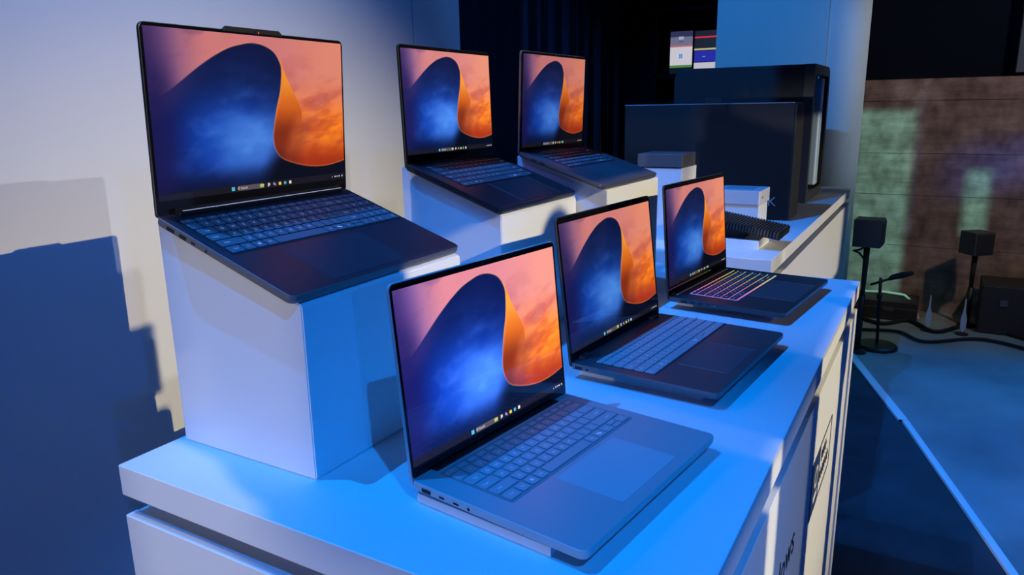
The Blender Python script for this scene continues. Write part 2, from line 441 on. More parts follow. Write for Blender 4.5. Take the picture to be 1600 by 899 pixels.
riser('display_riser', 0.637, 0.961, -0.2265, -0.001, 0.2660, 0.3480, 'white wedge riser under the middle laptop of the back row')
riser('display_riser', 0.945 + 0.018, 1.295, -0.299, -0.077, 0.2800, 0.3510, 'white wedge riser under the farthest laptop of the back row')

# ------------------------------------------------------------------ wallpaper (shown on every screen)
def smooth_curve(P, n=12):
    P = [np.array(p, float) for p in P]; P = [2 * P[0] - P[1]] + P + [2 * P[-1] - P[-2]]; out = []
    for i in range(1, len(P) - 2):
        for k in range(n):
            t = k / n; a, b, c, d = P[i - 1], P[i], P[i + 1], P[i + 2]
            out.append(0.5 * ((2 * b) + (-a + c) * t + (2 * a - 5 * b + 4 * c - d) * t * t + (-a + 3 * b - 3 * c + d) * t ** 3))
    out.append(P[-2]); return np.array(out)
def vnoise(x, y, seed):
    rs = np.random.RandomState(seed); G = rs.rand(64, 64)
    xi = np.floor(x).astype(int); yi = np.floor(y).astype(int); fx = x - xi; fy = y - yi
    fx = fx * fx * (3 - 2 * fx); fy = fy * fy * (3 - 2 * fy)
    g = lambda a, b: G[a % 64, b % 64]
    return (g(xi, yi) * (1 - fx) + g(xi + 1, yi) * fx) * (1 - fy) + (g(xi, yi + 1) * (1 - fx) + g(xi + 1, yi + 1) * fx) * fy
def fbm(x, y, seed, oct=5):
    s = 0; a = 0.5
    for k in range(oct): s = s + a * vnoise(x * 2 ** k, y * 2 ** k, seed + k); a *= 0.5
    return s
def inside(U, V, P):
    r = np.zeros(U.shape, bool); n = len(P)
    for i in range(n):
        x0, y0 = P[i]; x1, y1 = P[(i + 1) % n]
        if y0 == y1: continue
        c = ((y0 > V) != (y1 > V)) & (U < (x1 - x0) * (V - y0) / (y1 - y0) + x0)
        r ^= c
    return r
def dist(U, V, P, asp=1.6):
    d = np.full(U.shape, 9.0)
    for i in range(len(P) - 1):
        a = P[i] * (asp, 1); b = P[i + 1] * (asp, 1); ab = b - a; L = ab @ ab + 1e-12
        t = np.clip(((U * asp - a[0]) * ab[0] + (V - a[1]) * ab[1]) / L, 0, 1)
        d = np.minimum(d, np.hypot(U * asp - a[0] - t * ab[0], V - a[1] - t * ab[1]))
    return d
def sstep(a, b, x): t = np.clip((x - a) / (b - a), 0, 1); return t * t * (3 - 2 * t)
def wallpaper(nu, nv):
    U, V = np.meshgrid(np.linspace(0, 1, nu), np.linspace(0, 1, nv))
    ridge = [(-0.12, 0.47), (-0.021, 0.557), (0.074, 0.635), (0.229, 0.80), (0.344, 0.899), (0.43, 0.940), (0.485, 0.952), (0.541, 0.941), (0.591, 0.905), (0.62, 0.845)]
    sc = [(0.628, 0.788), (0.617, 0.659), (0.59, 0.53), (0.572, 0.414), (0.565, 0.332), (0.576, 0.252), (0.613, 0.190), (0.698, 0.144), (0.784, 0.118), (0.88, 0.113), (0.994, 0.138), (1.12, 0.19)]
    cur = smooth_curve(ridge + sc)
    poly = np.vstack([cur, [(1.12, -0.2), (-0.12, -0.2)]])
    ins = inside(U, V, poly); d = dist(U, V, cur)
    sd = np.where(ins, -d, d); m = 1 - sstep(-0.003, 0.004, sd)
    mix = lambda a, b, t: a * (1 - t[..., None]) + np.array(b) * t[..., None]
    # warm sky and far dunes
    cl = fbm(U * 5 + V * 3.0, V * 9 - U * 5.0, 11); cl2 = fbm(U * 9 + V * 4, V * 17 - U * 8, 31)
    W = np.zeros(U.shape + (3,)); W[:] = (0.80, 0.47, 0.47)
    W = mix(W, (0.87, 0.52, 0.43), sstep(0.55, 0.95, U))
    W = mix(W, (0.93, 0.50, 0.30), sstep(0.80, 0.45, V) * sstep(0.4, 0.7, U))
    W = mix(W, (0.99, 0.52, 0.13), sstep(0.62, 0.38, V) * sstep(0.55, 0.9, U))
    W = mix(W, (0.70, 0.33, 0.33), sstep(0.38, 0.72, cl) * sstep(1.05, 0.5, V) * 0.75)
    W = mix(W, (0.72, 0.26, 0.14), sstep(0.36, 0.72, cl2) * sstep(0.75, 0.45, V) * 0.6)
    W = mix(W, (0.62, 0.17, 0.06), sstep(0.36, 0.14, V) * 0.9)
    W = mix(W, (0.48, 0.32, 0.50), sstep(0.28, 0.04, U))
    W = mix(W, (0.20, 0.14, 0.34), sstep(0.16, -0.02, U + 0.10 * (V - 0.8)))
    W = mix(W, (0.40, 0.25, 0.42), sstep(0.5, 0.7, cl) * sstep(0.4, 0.2, U) * 0.5)
    # slip face of the dune
    slip = smooth_curve([(0.625, 0.86), (0.645, 0.79), (0.67, 0.709), (0.716, 0.587), (0.737, 0.501), (0.725, 0.40), (0.69, 0.30), (0.66, 0.20), (0.66, 0.10)])
    sp_ = np.vstack([slip, [(0.5, 0.10), (0.5, 0.86)]])
    sin_ = inside(U, V, sp_); ds = dist(U, V, slip)
    ms = np.where(sin_, 1.0, 0.0) * sstep(-0.001, 0.004, ds)
    soft = np.where(sin_, 0.5 + 0.5 * sstep(0, 0.12, ds), 0.5 - 0.5 * sstep(0, 0.16, ds))
    blend = np.where(V > 0.56, ms, ms * sstep(0.40, 0.56, V) + soft * (1 - sstep(0.40, 0.56, V)))
    face = np.zeros_like(W); face[:] = (0.93, 0.56, 0.18)
    face = mix(face, (0.80, 0.36, 0.10), sstep(0.75, 0.5, V))
    face = mix(face, (0.50, 0.17, 0.07), sstep(0.56, 0.36, V))
    face = mix(face, (0.36, 0.12, 0.08), sstep(0.30, 0.18, V))
    face = mix(face, (0.90, 0.50, 0.20), sstep(0.035, 0.0, d) * sstep(0.3, 0.6, V) * 0.5)
    W = W * (1 - blend[..., None]) + face * blend[..., None]
    W = mix(W, (0.99, 0.62, 0.36), sstep(0.010, 0.001, d) * 0.55 * (U > 0.3))
    # blue side of the dune
    hz = fbm(U * 4 + V * 2, V * 5 - U * 2, 51); hz2 = fbm(U * 7 + V * 3, V * 9 - U * 4, 71)
    B = np.zeros_like(W); B[:] = (0.045, 0.08, 0.24)
    g = np.exp(-(((U - 0.36) / 0.34) ** 2 + ((V - 0.34) / 0.30) ** 2))
    B = mix(B, (0.06, 0.23, 0.63), np.clip(g * 1.2, 0, 1))
    g2 = np.exp(-(((U - 0.46 - 0.1 * (V - 0.3)) / 0.17) ** 2 + ((V - 0.33) / 0.20) ** 2))
    B = mix(B, (0.32, 0.55, 0.90), np.clip(g2 * (hz * 1.6 - 0.15), 0, 0.85))
    B = mix(B, (0.22, 0.42, 0.80), np.clip(g * (hz2 - 0.42) * 2.2, 0, 0.6))
    B = mix(B, (0.07, 0.08, 0.34), sstep(0.22, 0.0, U) * 0.8)
    B = mix(B, (0.03, 0.055, 0.17), sstep(0.20, 0.02, V) * 0.8)
    B = mix(B, (0.02, 0.035, 0.10), sstep(0.50, 0.62, U + 0.3 * (0.2 - V)) * sstep(0.30, 0.16, V))
    B = mix(B, (0.30, 0.20, 0.40), sstep(0.16, 0.0, d) * sstep(0.30, 0.05, U) * 0.5)
    C = W * (1 - m[..., None]) + B * m[..., None]
    fade = sstep(0.14, 0.02, U) * sstep(0.9, 0.6, V)
    C = mix(C, (0.10, 0.09, 0.30), fade * 0.7)
    tb = V < 0.046
    C[tb] = C[tb] * 0.18 + np.array((0.085, 0.075, 0.10))
    lin = np.where(C <= 0.04045, C / 12.92, ((np.clip(C, 0, 1) + 0.055) / 1.055) ** 2.4)
    return U, V, lin
NU, NV = 300, 190
U, V, LIN = wallpaper(NU, NV)
vs = np.stack([U.ravel(), V.ravel(), np.zeros(U.size)], 1)
idx = np.arange(NU * NV).reshape(NV, NU)
fc = np.stack([idx[:-1, :-1].ravel(), idx[:-1, 1:].ravel(), idx[1:, 1:].ravel(), idx[1:, :-1].ravel()], 1)
SCREEN = bpy.data.meshes.new('screen')
SCREEN.from_pydata(vs.tolist(), [], fc.tolist())
ca = SCREEN.color_attributes.new('picture', 'FLOAT_COLOR', 'POINT')
ca.data.foreach_set('color', np.concatenate([LIN.reshape(-1, 3), np.ones((U.size, 1))], 1).astype(np.float32).ravel())

def screen_mat(name, tint, strength):
    m = bpy.data.materials.new(name); m.use_nodes = True
    nt = m.node_tree; b = nt.nodes['Principled BSDF']
    b.inputs['Base Color'].default_value = (0.003, 0.003, 0.004, 1)
    b.inputs['Roughness'].default_value = 0.04
    at = nt.nodes.new('ShaderNodeVertexColor'); at.layer_name = 'picture'
    mx = nt.nodes.new('ShaderNodeMix'); mx.data_type = 'RGBA'; mx.blend_type = 'MULTIPLY'; mx.inputs[0].default_value = 1
    nt.links.new(at.outputs['Color'], mx.inputs[6]); mx.inputs[7].default_value = (*tint, 1)
    nt.links.new(mx.outputs[2], b.inputs['Emission Color'])
    b.inputs['Emission Strength'].default_value = strength
    return m
def glow(name, c, s=0.9): return mat('glow_' + name, (0.01, 0.01, 0.01), 0.3, emit=c, estr=s)
ICON = dict(win=(0.10, 0.65, 0.95), white=(0.85, 0.75, 0.7), pill=(0.10, 0.085, 0.10), green=(0.55, 0.62, 0.12), pale=(0.75, 0.62, 0.58),
            red=(0.70, 0.15, 0.16), blue=(0.15, 0.35, 0.9), yellow=(0.95, 0.62, 0.08), teal=(0.05, 0.65, 0.70), cream=(0.9, 0.78, 0.62))

# ------------------------------------------------------------------ laptops
ROWS_MAIN = [
    [('Esc', 1.15)] + [('F%d' % i, 1.0) for i in range(1, 13)] + [('Prt', 0.925), ('Del', 0.925)],
    [('`', 1)] + [(ch, 1) for ch in '1234567890-='] + [('Backspace', 2)],
    [('Tab', 1.5)] + [(ch, 1) for ch in 'QWERTYUIOP[]'] + [('\\', 1.5)],
    [('Caps', 1.75)] + [(ch, 1) for ch in "ASDFGHJKL;'"] + [('Enter', 2.25)],
    [('Shift', 2.25)] + [(ch, 1) for ch in 'ZXCVBNM,./'] + [('Shift', 2.75)],
    [('Ctrl', 1.25), ('Fn', 1), ('WIN', 1), ('Alt', 1), ('', 5.35), ('Alt', 1), ('COP', 1.1), ('<', 1.1), ('UD', 1.1), ('>', 1.1)],
]
PAD = [['P1', 'P2', 'P3', 'P4'], ['Num', '/', '*', '-'], ['7', '8', '9', '+'], ['4', '5', '6', '+'], ['1', '2', '3', 'Ent'], ['0', '0', '.', 'Ent']]
KEYMESH = {}
def key_mesh(style, label, w, h, cap, leg, kh):
    k = (style, label, round(w, 5), round(h, 5))
    if k in KEYMESH: return KEYMESH[k]
    mb = MB()
    r = min(0.0022, h * 0.2)
    o0 = outline(-w / 2, w / 2, -h / 2, h / 2, r, 2); o1 = outline(-w / 2 + 0.0004, w / 2 - 0.0004, -h / 2 + 0.0004, h / 2 - 0.0004, r, 2)
    n = len(o0)
    mb.add([(x, y, 0) for x, y in o0] + [(x, y, kh - 0.0004) for x, y in o0] + [(x, y, kh) for x, y in o1],
           [(i, (i + 1) % n, n + (i + 1) % n, n + i) for i in range(n)] + [(n + i, n + (i + 1) % n, 2 * n + (i + 1) % n, 2 * n + i) for i in range(n)] + [tuple(range(2 * n, 3 * n))])
    nf = len(mb.f); z = kh + 0.00008
    if label == 'WIN':
        s = h * 0.13
        for sx in (-1, 1):
            for sy in (-1, 1):
                a, b = sx * s * 0.56, sy * s * 0.56
                mb.add([(a - s / 2, b - s / 2, z), (a + s / 2, b - s / 2, z), (a + s / 2, b + s / 2, z), (a - s / 2, b + s / 2, z)], [(0, 1, 2, 3)])
    elif label == 'COP':
        for sx, sy in ((-1, 0.5), (1, -0.5)):
            q = outline(sx * h * .1 - h * .13, sx * h * .1 + h * .13, sy * h * .12 - h * .12, sy * h * .12 + h * .12, h * .05, 2)
            mb.add([(x, y, z) for x, y in q], [tuple(range(len(q)))])
    elif label not in ('', 'UD'):
        big = len(label) == 1
        if label.startswith('P') and len(label) == 2 and label[1].isdigit(): txt = '::'
        else: txt = label
        size = (h * 0.40 if big else min(h * 0.30, w * 0.9 / max(len(txt), 2)))
        Vt, Ft = text_mesh(txt, size)
        ox = 0 if (big or len(txt) < 4 or w < 0.022) else -w * 0.18
        if txt in ('Backspace', 'Enter') or (txt == 'Shift' and w > 0.045): ox = w * 0.15
        mb.add([(v.x + ox, v.y - size * 0.34, z) for v in Vt], Ft)
    me = mb.mesh('key')
    me.materials.append(cap); me.materials.append(leg)
    for i in range(nf, len(me.polygons)): me.polygons[i].material_index = 1
    KEYMESH[k] = me
    return me

def laptop(style, label, pos, yaw, pit, lid, W, D, H, kb, tp, scr, body, deck, cap, leg, tint, estr, ports, numpad=False, t=0.0125, tl=0.0052,
           hinge='gap', bump=None, gap=0.0024, lidmat=None, tpmat=None, glowkb=None, touch_rim=None, legend=True, kgap=0.0023, foot=0.0018, kgx=None, tray_f=0.35):
    kgx = kgap if kgx is None else kgx
    root = empty('laptop')
    ux = Vector((math.cos(yaw), math.sin(yaw), 0)); h = Vector((math.sin(yaw), -math.cos(yaw), 0)); Z = Vector((0, 0, 1))
    v = math.cos(pit) * h - math.sin(pit) * Z; n = math.sin(pit) * h + math.cos(pit) * Z; yv = -v
    M = Matrix(((ux.x, yv.x, n.x, pos[0]), (ux.y, yv.y, n.y, pos[1]), (ux.z, yv.z, n.z, pos[2] + T), (0, 0, 0, 1)))
    zb = -t - foot                      # the empty stands where the rubber feet touch
    root.matrix_world = M @ Matrix.Translation((0, 0, zb))
    dz = -zb
    O = Matrix.Translation((0, 0, dz))
    tag(root, label, 'laptop', 'open laptops on show')
    lidmat = lidmat or body
    # base
    mb = MB(); rslab(mb, 0, W, -D, 0, dz - t, dz, (0.010, 0.010, 0.004, 0.004), 0.0012, 5, bev_bottom=0.005)
    me = mb.mesh('base'); me.materials.append(body); me.materials.append(deck)
    me.polygons[1].material_index = 1
    link('base', me, root)
    for fx in (0.03, W - 0.03):
        for fy in (-0.03, -D + 0.03):
            mb = MB(); rslab(mb, fx - 0.012, fx + 0.012, fy - 0.003, fy + 0.003, 0, dz - t + 0.0008, 0.0028, 0.0004, 3)
            mb.build('rubber_foot', RUBBER, root)
    # keyboard tray and keys
    u0, u1, v0, v1 = kb
    mb = MB(); rslab(mb, u0 - 0.003, u1 + 0.003, -v1 - 0.003, -v0 + 0.003, dz - 0.0004, dz + 0.00025, 0.004, 0.0002, 4)
    tray = mb.build('keyboard', glowkb or mat('key_gap_' + style, tuple(tray_f * x for x in deck_col(deck)), 0.6), root)
    hk = (v1 - v0); hf = hk / 5.62 * 0.62; hr = (hk - hf) / 5
    main_w = (u1 - u0) if not numpad else (u1 - u0) * 15 / 18.55
    unit = main_w / 15.0
    y = -v0
    for ri, row in enumerate(ROWS_MAIN):
        rh = hf if ri == 0 else hr
        tot = sum(k[1] for k in row); x = u0
        seq = [(l_, w_ * main_w / tot) for l_, w_ in row]
        if numpad:
            pw = ((u1 - u0) - main_w) / 4
            seq += [(l_, pw) for l_ in PAD[ri]]
        for l_, kw in seq:
            cxk, cyk = x + kw / 2, y - rh / 2
            x += kw
            if l_ == 'UD':
                for s_, lb in ((1, '^'), (-1, 'v')):
                    me = key_mesh(style, lb, kw - kgx, rh / 2 - kgap * 0.6, cap, leg, 0.0013)
                    k = link('key', me, tray); k.location = (cxk, cyk + s_ * rh / 4, dz + 0.0002)
                continue
            me = key_mesh(style, l_ if legend else '', kw - kgx, rh - kgap, cap, leg, 0.0013)
            k = link('key', me, tray); k.location = (cxk, cyk, dz + 0.0002)
        y -= rh
    # touchpad
    a0, a1, b0, b1 = tp
    tpm = tpmat or mat('touchpad_' + style, tuple(1.15 * x for x in deck_col(deck)), 0.45, spec=0.3)
    mb = MB(); rslab(mb, a0, a1, -b1, -b0, dz - 0.0005, dz + 0.0003, 0.003, 0.0003, 4)
    tpo = mb.build('touchpad', tpm, root)
    if touch_rim:
        MB().box(a0 - 0.0006, a0 + 0.0001, -b1, -b0, dz, dz + 0.00045).box(a1 - 0.0001, a1 + 0.0006, -b1, -b0, dz, dz + 0.00045).build('touchpad_rim', touch_rim, tpo)
    # lid
    a = pit + lid; sa, cs = math.sin(a), math.cos(a)
    # lid frame: X = u, Y = up the lid, Z = towards the viewer
    LM = O @ Matrix(((1, 0, 0, 0), (0, sa, -cs, 0), (0, cs, sa, 0), (0, 0, 0, 1)))
    s0 = -0.0085 if hinge != 'bar' else -0.003
    LM = LM @ Matrix.Translation((0, 0, 0.0))
    mb = MB(); rslab(mb, 0.0, W, s0, H, -tl, -0.0006, (0.006, 0.006, 0.0085, 0.0085), 0.0010, 5, M=LM)
    lo = mb.build('lid', lidmat, root)
    mb = MB(); rslab(mb, 0.0011, W - 0.0011, max(s0, 0.0) + 0.0008, H - 0.0011, -0.0012, 0.0, (0.005, 0.005, 0.0075, 0.0075), 0.0002, 5, M=LM)
    mb.build('bezel', GLASSB, root)
    su0, su1, sl0, sl1 = scr
    sm = screen_mat('display_' + style, tint, estr)
    so = bpy.data.objects.new('screen', SCREEN); COL.objects.link(so); so.parent = root
    so.material_slots[0].link = 'OBJECT' if so.material_slots else 'DATA'
    so.material_slots[0].material = sm
    SW, SH = su1 - su0, sl1 - sl0
    so.matrix_local = LM @ Matrix.Translation((su0, sl0, 0.00025)) @ Matrix.Diagonal((SW, SH, 1, 1))
    # taskbar marks, laid out in screen fractions
    asp = SW / SH
    def quad_part(name, shapes, glowcol, z=0.0002, s=1.0):
        m2 = MB()
        for pts in shapes: m2.add([(p[0], p[1], z) for p in pts], [tuple(range(len(pts)))])
        me = m2.mesh(name); me.materials.append(glow(style + glowcol, tuple(c * ti for c, ti in zip(ICON[glowcol], tint)), 0.85 * estr ** 0.5 * s))
        return link(name, me, so)
    def rr(cx, cy, w, hh, r=0.3): return [(cx + (px - 0.5) * w / asp, cy + (py - 0.5) * hh) for px, py in outline(0, 1, 0, 1, r, 3)]
    def circ(cx, cy, r, nn=12): return [(cx + r / asp * math.cos(2 * math.pi * k / nn), cy + r * math.sin(2 * math.pi * k / nn)) for k in range(nn)]
    yc = 0.0215; q = 0.0115
    quad_part('start_icon', [rr(0.338 + sx * 0.0062 / asp * 1.1, yc + sy * 0.0064, 0.0115, 0.0118, 0.12) for sx in (-1, 1) for sy in (-1, 1)], 'win')
    quad_part('search_box', [rr(0.43, yc, 0.215, 0.032, 0.08)], 'pill', 0.0001)
    ring = []
    for k in range(10):
        a0_, a1_ = 2 * math.pi * k / 10, 2 * math.pi * (k + 1) / 10
        ring.append([(0.366 + r_ / asp * math.cos(aa), yc + 0.002 + r_ * math.sin(aa)) for r_, aa in ((0.0062, a0_), (0.0088, a0_), (0.0088, a1_), (0.0062, a1_))])
    ring.append([(0.3615, yc - 0.0085), (0.3628, yc - 0.0098), (0.3648, yc - 0.006), (0.3635, yc - 0.0045)])
    quad_part('search_glass', ring, 'white')
    Vt, Ft = text_mesh('Search', 0.021, 'LEFT')
    me = mesh('search_label', [(0.377 + p.x / asp, yc - 0.0065 + p.y, 0.0002) for p in Vt], Ft); me.materials.append(glow(style + 'white', ICON['white'], 0.8))
    link('search_label', me, so)
    quad_part('taskbar_icon', [rr(0.488, yc + 0.004, 0.040, 0.016, 0.45), rr(0.482, yc - 0.007, 0.012, 0.012), rr(0.494, yc - 0.007, 0.012, 0.012)], 'green')
    quad_part('taskbar_icon', [rr(0.526, yc + 0.003, 0.020, 0.019, 0.2), rr(0.522, yc - 0.009, 0.010, 0.006)], 'pale')
    cop = quad_part('taskbar_icon', [circ(0.555, yc + 0.003, q * 0.8)], 'blue'); quad_part('taskbar_icon', [circ(0.561, yc - 0.004, q * 0.7)], 'red', 0.0003)
    quad_part('taskbar_icon', [rr(0.588, yc, 0.023, 0.020, 0.12)], 'yellow')
    quad_part('taskbar_icon', [circ(0.618, yc, q)], 'teal'); quad_part('taskbar_icon', [circ(0.619, yc - 0.002, q * 0.45)], 'pill', 0.0003)
    quad_part('taskbar_icon', [rr(0.648, yc, 0.022, 0.022, 0.25)], 'cream')
    quad_part('tray_icon', [circ(0.915, yc - 0.002, 0.004, 6), rr(0.934, yc, 0.012, 0.010, 0.3), rr(0.948, yc, 0.010, 0.010, 0.4), rr(0.962, yc, 0.014, 0.009, 0.2), rr(0.982, yc, 0.010, 0.013, 0.4)], 'white', s=0.8)
    # webcam
    zc = H - (H - sl1) / 2 - 0.0003
    if bump:
        p0, p1, p2, p3, hh = bump
        m2 = MB()
        pr = [(p0, H - 0.002), (p1, H + hh), (p2, H + hh), (p3, H - 0.002)]
        m2.add([LM @ Vector((x, yy, -0.0045)) for x, yy in pr] + [LM @ Vector((x, yy, 0.0002)) for x, yy in pr],
               [(0, 1, 2, 3), (7, 6, 5, 4)] + [(i, 4 + i, 4 + (i + 1) % 4, (i + 1) % 4) for i in range(4)])
        m2.build('camera_bump', BLACK, root)
        zc = H - 0.0008
    m2 = MB(); cpt = W * 0.5
    m2.add([LM @ Vector((cpt + 0.0024 * math.cos(k * math.pi / 8), zc + 0.0024 * math.sin(k * math.pi / 8), 0.0004)) for k in range(16)], [tuple(range(16))])
    m2.build('webcam', mat('lens_glass', (0.01, 0.02, 0.03), 0.05), root)
    if bump:
        m2 = MB(); m2.add([LM @ Vector((cpt + 0.006 + 0.0011 * math.cos(k * math.pi / 5), zc + 0.0018 * math.sin(k * math.pi / 5), 0.0005)) for k in range(10)], [tuple(range(10))])
        m2.build('webcam_light', mat('red_led', (0.1, 0.0, 0.0), 0.4, emit=(0.9, 0.08, 0.10), estr=0.8), root)
    # hinge
    if hinge == 'bar':
        m2 = MB(); rslab(m2, 0.026, W - 0.022, -0.0105, 0.002, dz - 0.001, dz + 0.0085, 0.001, 0.0005, 2)
        hb = m2.build('hinge', mat('hinge_black', (0.012, 0.012, 0.013), 0.4), root)
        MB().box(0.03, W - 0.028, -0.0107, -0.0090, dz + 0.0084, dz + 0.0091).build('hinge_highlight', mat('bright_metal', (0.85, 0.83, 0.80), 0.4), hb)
    elif hinge == 'chrome':
        m2 = MB(); m2.tube([(0.02, -0.004, dz + 0.002), (W - 0.02, -0.004, dz + 0.002)], 0.0042, 12)
        hb = m2.build('hinge', mat('hinge_dark', (0.02, 0.02, 0.022), 0.35, 0.5), root)
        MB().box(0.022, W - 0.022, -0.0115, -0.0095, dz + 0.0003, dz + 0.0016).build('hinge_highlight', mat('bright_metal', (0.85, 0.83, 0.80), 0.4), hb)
    elif hinge == 'pair':
        for xa in (0.028, W - 0.056):
            m2 = MB(); rslab(m2, xa, xa + 0.028, -0.011, 0.001, dz - 0.001, dz + 0.0045, 0.001, 0.0006, 2)
            m2.build('hinge', mat('hinge_steel', (0.10, 0.10, 0.11), 0.35, 0.6), root)
    else:
        m2 = MB(); m2.box(0.034, W - 0.034, -0.0085, 0.001, dz - 0.001, dz + 0.0012)
        m2.build('hinge', mat('hinge_black', (0.012, 0.012, 0.013), 0.4), root)
    # ports on the near side
    for kind, vv in ports:
        m2 = MB(); zm = dz - t * 0.52
        if kind == 'jack':
            m2.add([(-0.00025, -vv + 0.0021 * math.cos(k * math.pi / 8), zm + 0.0021 * math.sin(k * math.pi / 8)) for k in range(16)], [tuple(range(16))])
        else:
            wv, hv = dict(hdmi=(0.0145, 0.0052), usb=(0.0135, 0.0052), usbc=(0.0085, 0.0028), led=(0.0012, 0.0012))[kind]
            q4 = outline(-vv - wv / 2, -vv + wv / 2, zm - hv / 2, zm + hv / 2, 0.0013 if kind == 'usbc' else 0.0005, 3)
            m2.add([(-0.00025, y_, z_) for y_, z_ in q4], [tuple(range(len(q4)))])
        m2.build('port', HOLE if kind != 'led' else mat('white_led', (.1, .1, .1), .5, emit=(1, 1, 1), estr=1.0), root)
    return root

DECKCOL = {}
def deck_col(m):
    return DECKCOL.get(m.name, (0.05, 0.05, 0.055))
def dmat(name, c, rough=0.4, metal=0.2):
    m = mat(name, c, rough, metal, bump=0.03, bscale=900); DECKCOL[m.name] = c; return m

SCREEN.materials.append(mat('screen_blank', (0, 0, 0), 0.1))
LEGW = mat('legend_glow', (0.62, 0.62, 0.65), 0.5, emit=(0.5, 0.6, 0.8), estr=0.30)  # glow added so the key legends look brighter
LEGB = mat('legend_lit', (0.6, 0.6, 0.65), 0.5, emit=(0.35, 0.6, 1.0), estr=0.35)

laptop('big', 'largest dark laptop with a webcam bump on the tall riser at left', (0.0769, -0.0419, 0.3268), 0.0148, 0.3453, -0.0525, 0.363, 0.2434, 0.2408,
       (0.0165, 0.3555, 0.0195, 0.1245), (0.083, 0.238, 0.1345, 0.2325), (0.0045, 0.3585, 0.0190, 0.2360),
       dmat('dark_grey_metal', (0.16, 0.15, 0.155), 0.42, 0.2), dmat('dark_deck', (0.040, 0.040, 0.048), 0.42), mat('keys_dark', (0.17, 0.17, 0.18), 0.55), LEGW,
       (1.0, 1.0, 1.0), 1.0, [('hdmi', 0.0274), ('usb', 0.0511), ('usbc', 0.0708), ('jack', 0.0951)], numpad=True, hinge='bar', bump=(0.1245, 0.132, 0.2265, 0.234, 0.0045), lidmat=dmat('black_lid', (0.02, 0.021, 0.024), 0.35))
laptop('mid', 'slim black laptop in the middle of the back row on its riser', (0.6245, -0.0238, 0.3547), 0.001, 0.349, 0.0288, 0.325, 0.2228, 0.2226,
       (0.031, 0.305, 0.0215, 0.1215), (0.105, 0.262, 0.1250, 0.2130), (0.0055, 0.3195, 0.0165, 0.2155),
       dmat('black_metal', (0.028, 0.029, 0.033), 0.33, 0.4), dmat('black_deck', (0.028, 0.028, 0.034), 0.42), mat('keys_slate', (0.11, 0.11, 0.12), 0.55), LEGW,
       (0.97, 1.05, 1.05), 1.2, [('usb', 0.0308), ('usbc', 0.054), ('usbc', 0.0765), ('jack', 0.092)], hinge='gap', kgap=0.0017, kgx=0.0010, touch_rim=mat('fine_rim', (0.3, 0.28, 0.3), 0.4))
laptop('far', 'farthest back row laptop with a plain deck and lit keys before the curtain', (0.9478, -0.0916, 0.3608), -0.0264, 0.3100, -0.0388, 0.320, 0.2194, 0.2183,
       (0.038, 0.282, 0.022, 0.114), (0.095, 0.225, 0.1200, 0.2080), (0.0095, 0.3165, 0.0080, 0.2120),
       dmat('slate_metal', (0.10, 0.10, 0.11), 0.35, 0.4), dmat('slate_deck', (0.085, 0.085, 0.095), 0.45), mat('keys_slate2', (0.09, 0.09, 0.10), 0.5), LEGB,
       (0.92, 0.92, 0.92), 0.95, [('usb', 0.0412), ('usb', 0.0629)], hinge='gap', tpmat=mat('touchpad_far', (0.087, 0.087, 0.097), 0.42))
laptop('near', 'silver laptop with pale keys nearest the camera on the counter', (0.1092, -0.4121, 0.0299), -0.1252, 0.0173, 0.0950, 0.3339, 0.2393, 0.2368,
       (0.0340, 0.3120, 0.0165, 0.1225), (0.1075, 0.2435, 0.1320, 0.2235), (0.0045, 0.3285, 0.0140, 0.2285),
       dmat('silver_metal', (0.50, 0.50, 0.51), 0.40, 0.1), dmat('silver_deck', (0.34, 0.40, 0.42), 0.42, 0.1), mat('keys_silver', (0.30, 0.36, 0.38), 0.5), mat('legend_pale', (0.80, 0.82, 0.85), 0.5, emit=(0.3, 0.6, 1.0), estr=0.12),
       (1.0, 1.10, 1.38), 1.40, [('hdmi', 0.0223), ('usbc', 0.0465), ('usbc', 0.0683), ('jack', 0.0869)], hinge='gap', kgap=0.0032, tray_f=0.60)  # darker tray colour paints the shadow lines between the keys
laptop('centre', 'dark blue grey laptop with pale joined keys between two others on the counter', (0.5686, -0.4013, 0.0300), -0.0841, 0.0055, 0.1229, 0.369, 0.2578, 0.2498,
       (0.0240, 0.3660, 0.0335, 0.1430), (0.094, 0.2345, 0.1555, 0.2425), (0.0060, 0.3615, 0.0140, 0.2382),
       dmat('graphite_metal', (0.16, 0.16, 0.17), 0.35, 0.3), dmat('graphite_deck', (0.075, 0.075, 0.085), 0.42), mat('keys_pale', (0.36, 0.36, 0.38), 0.5), mat('legend_pale', (0.80, 0.82, 0.85), 0.5, emit=(0.3, 0.6, 1.0), estr=0.12),
       (0.95, 0.98, 0.90), 1.12, [('usb', 0.0145), ('jack', 0.0311)], numpad=True, hinge='pair', kgap=0.0014, kgx=0.0006, touch_rim=mat('fine_rim', (0.3, 0.28, 0.3), 0.4), lidmat=dmat('graphite_lid', (0.05, 0.05, 0.055), 0.35, 0.3))
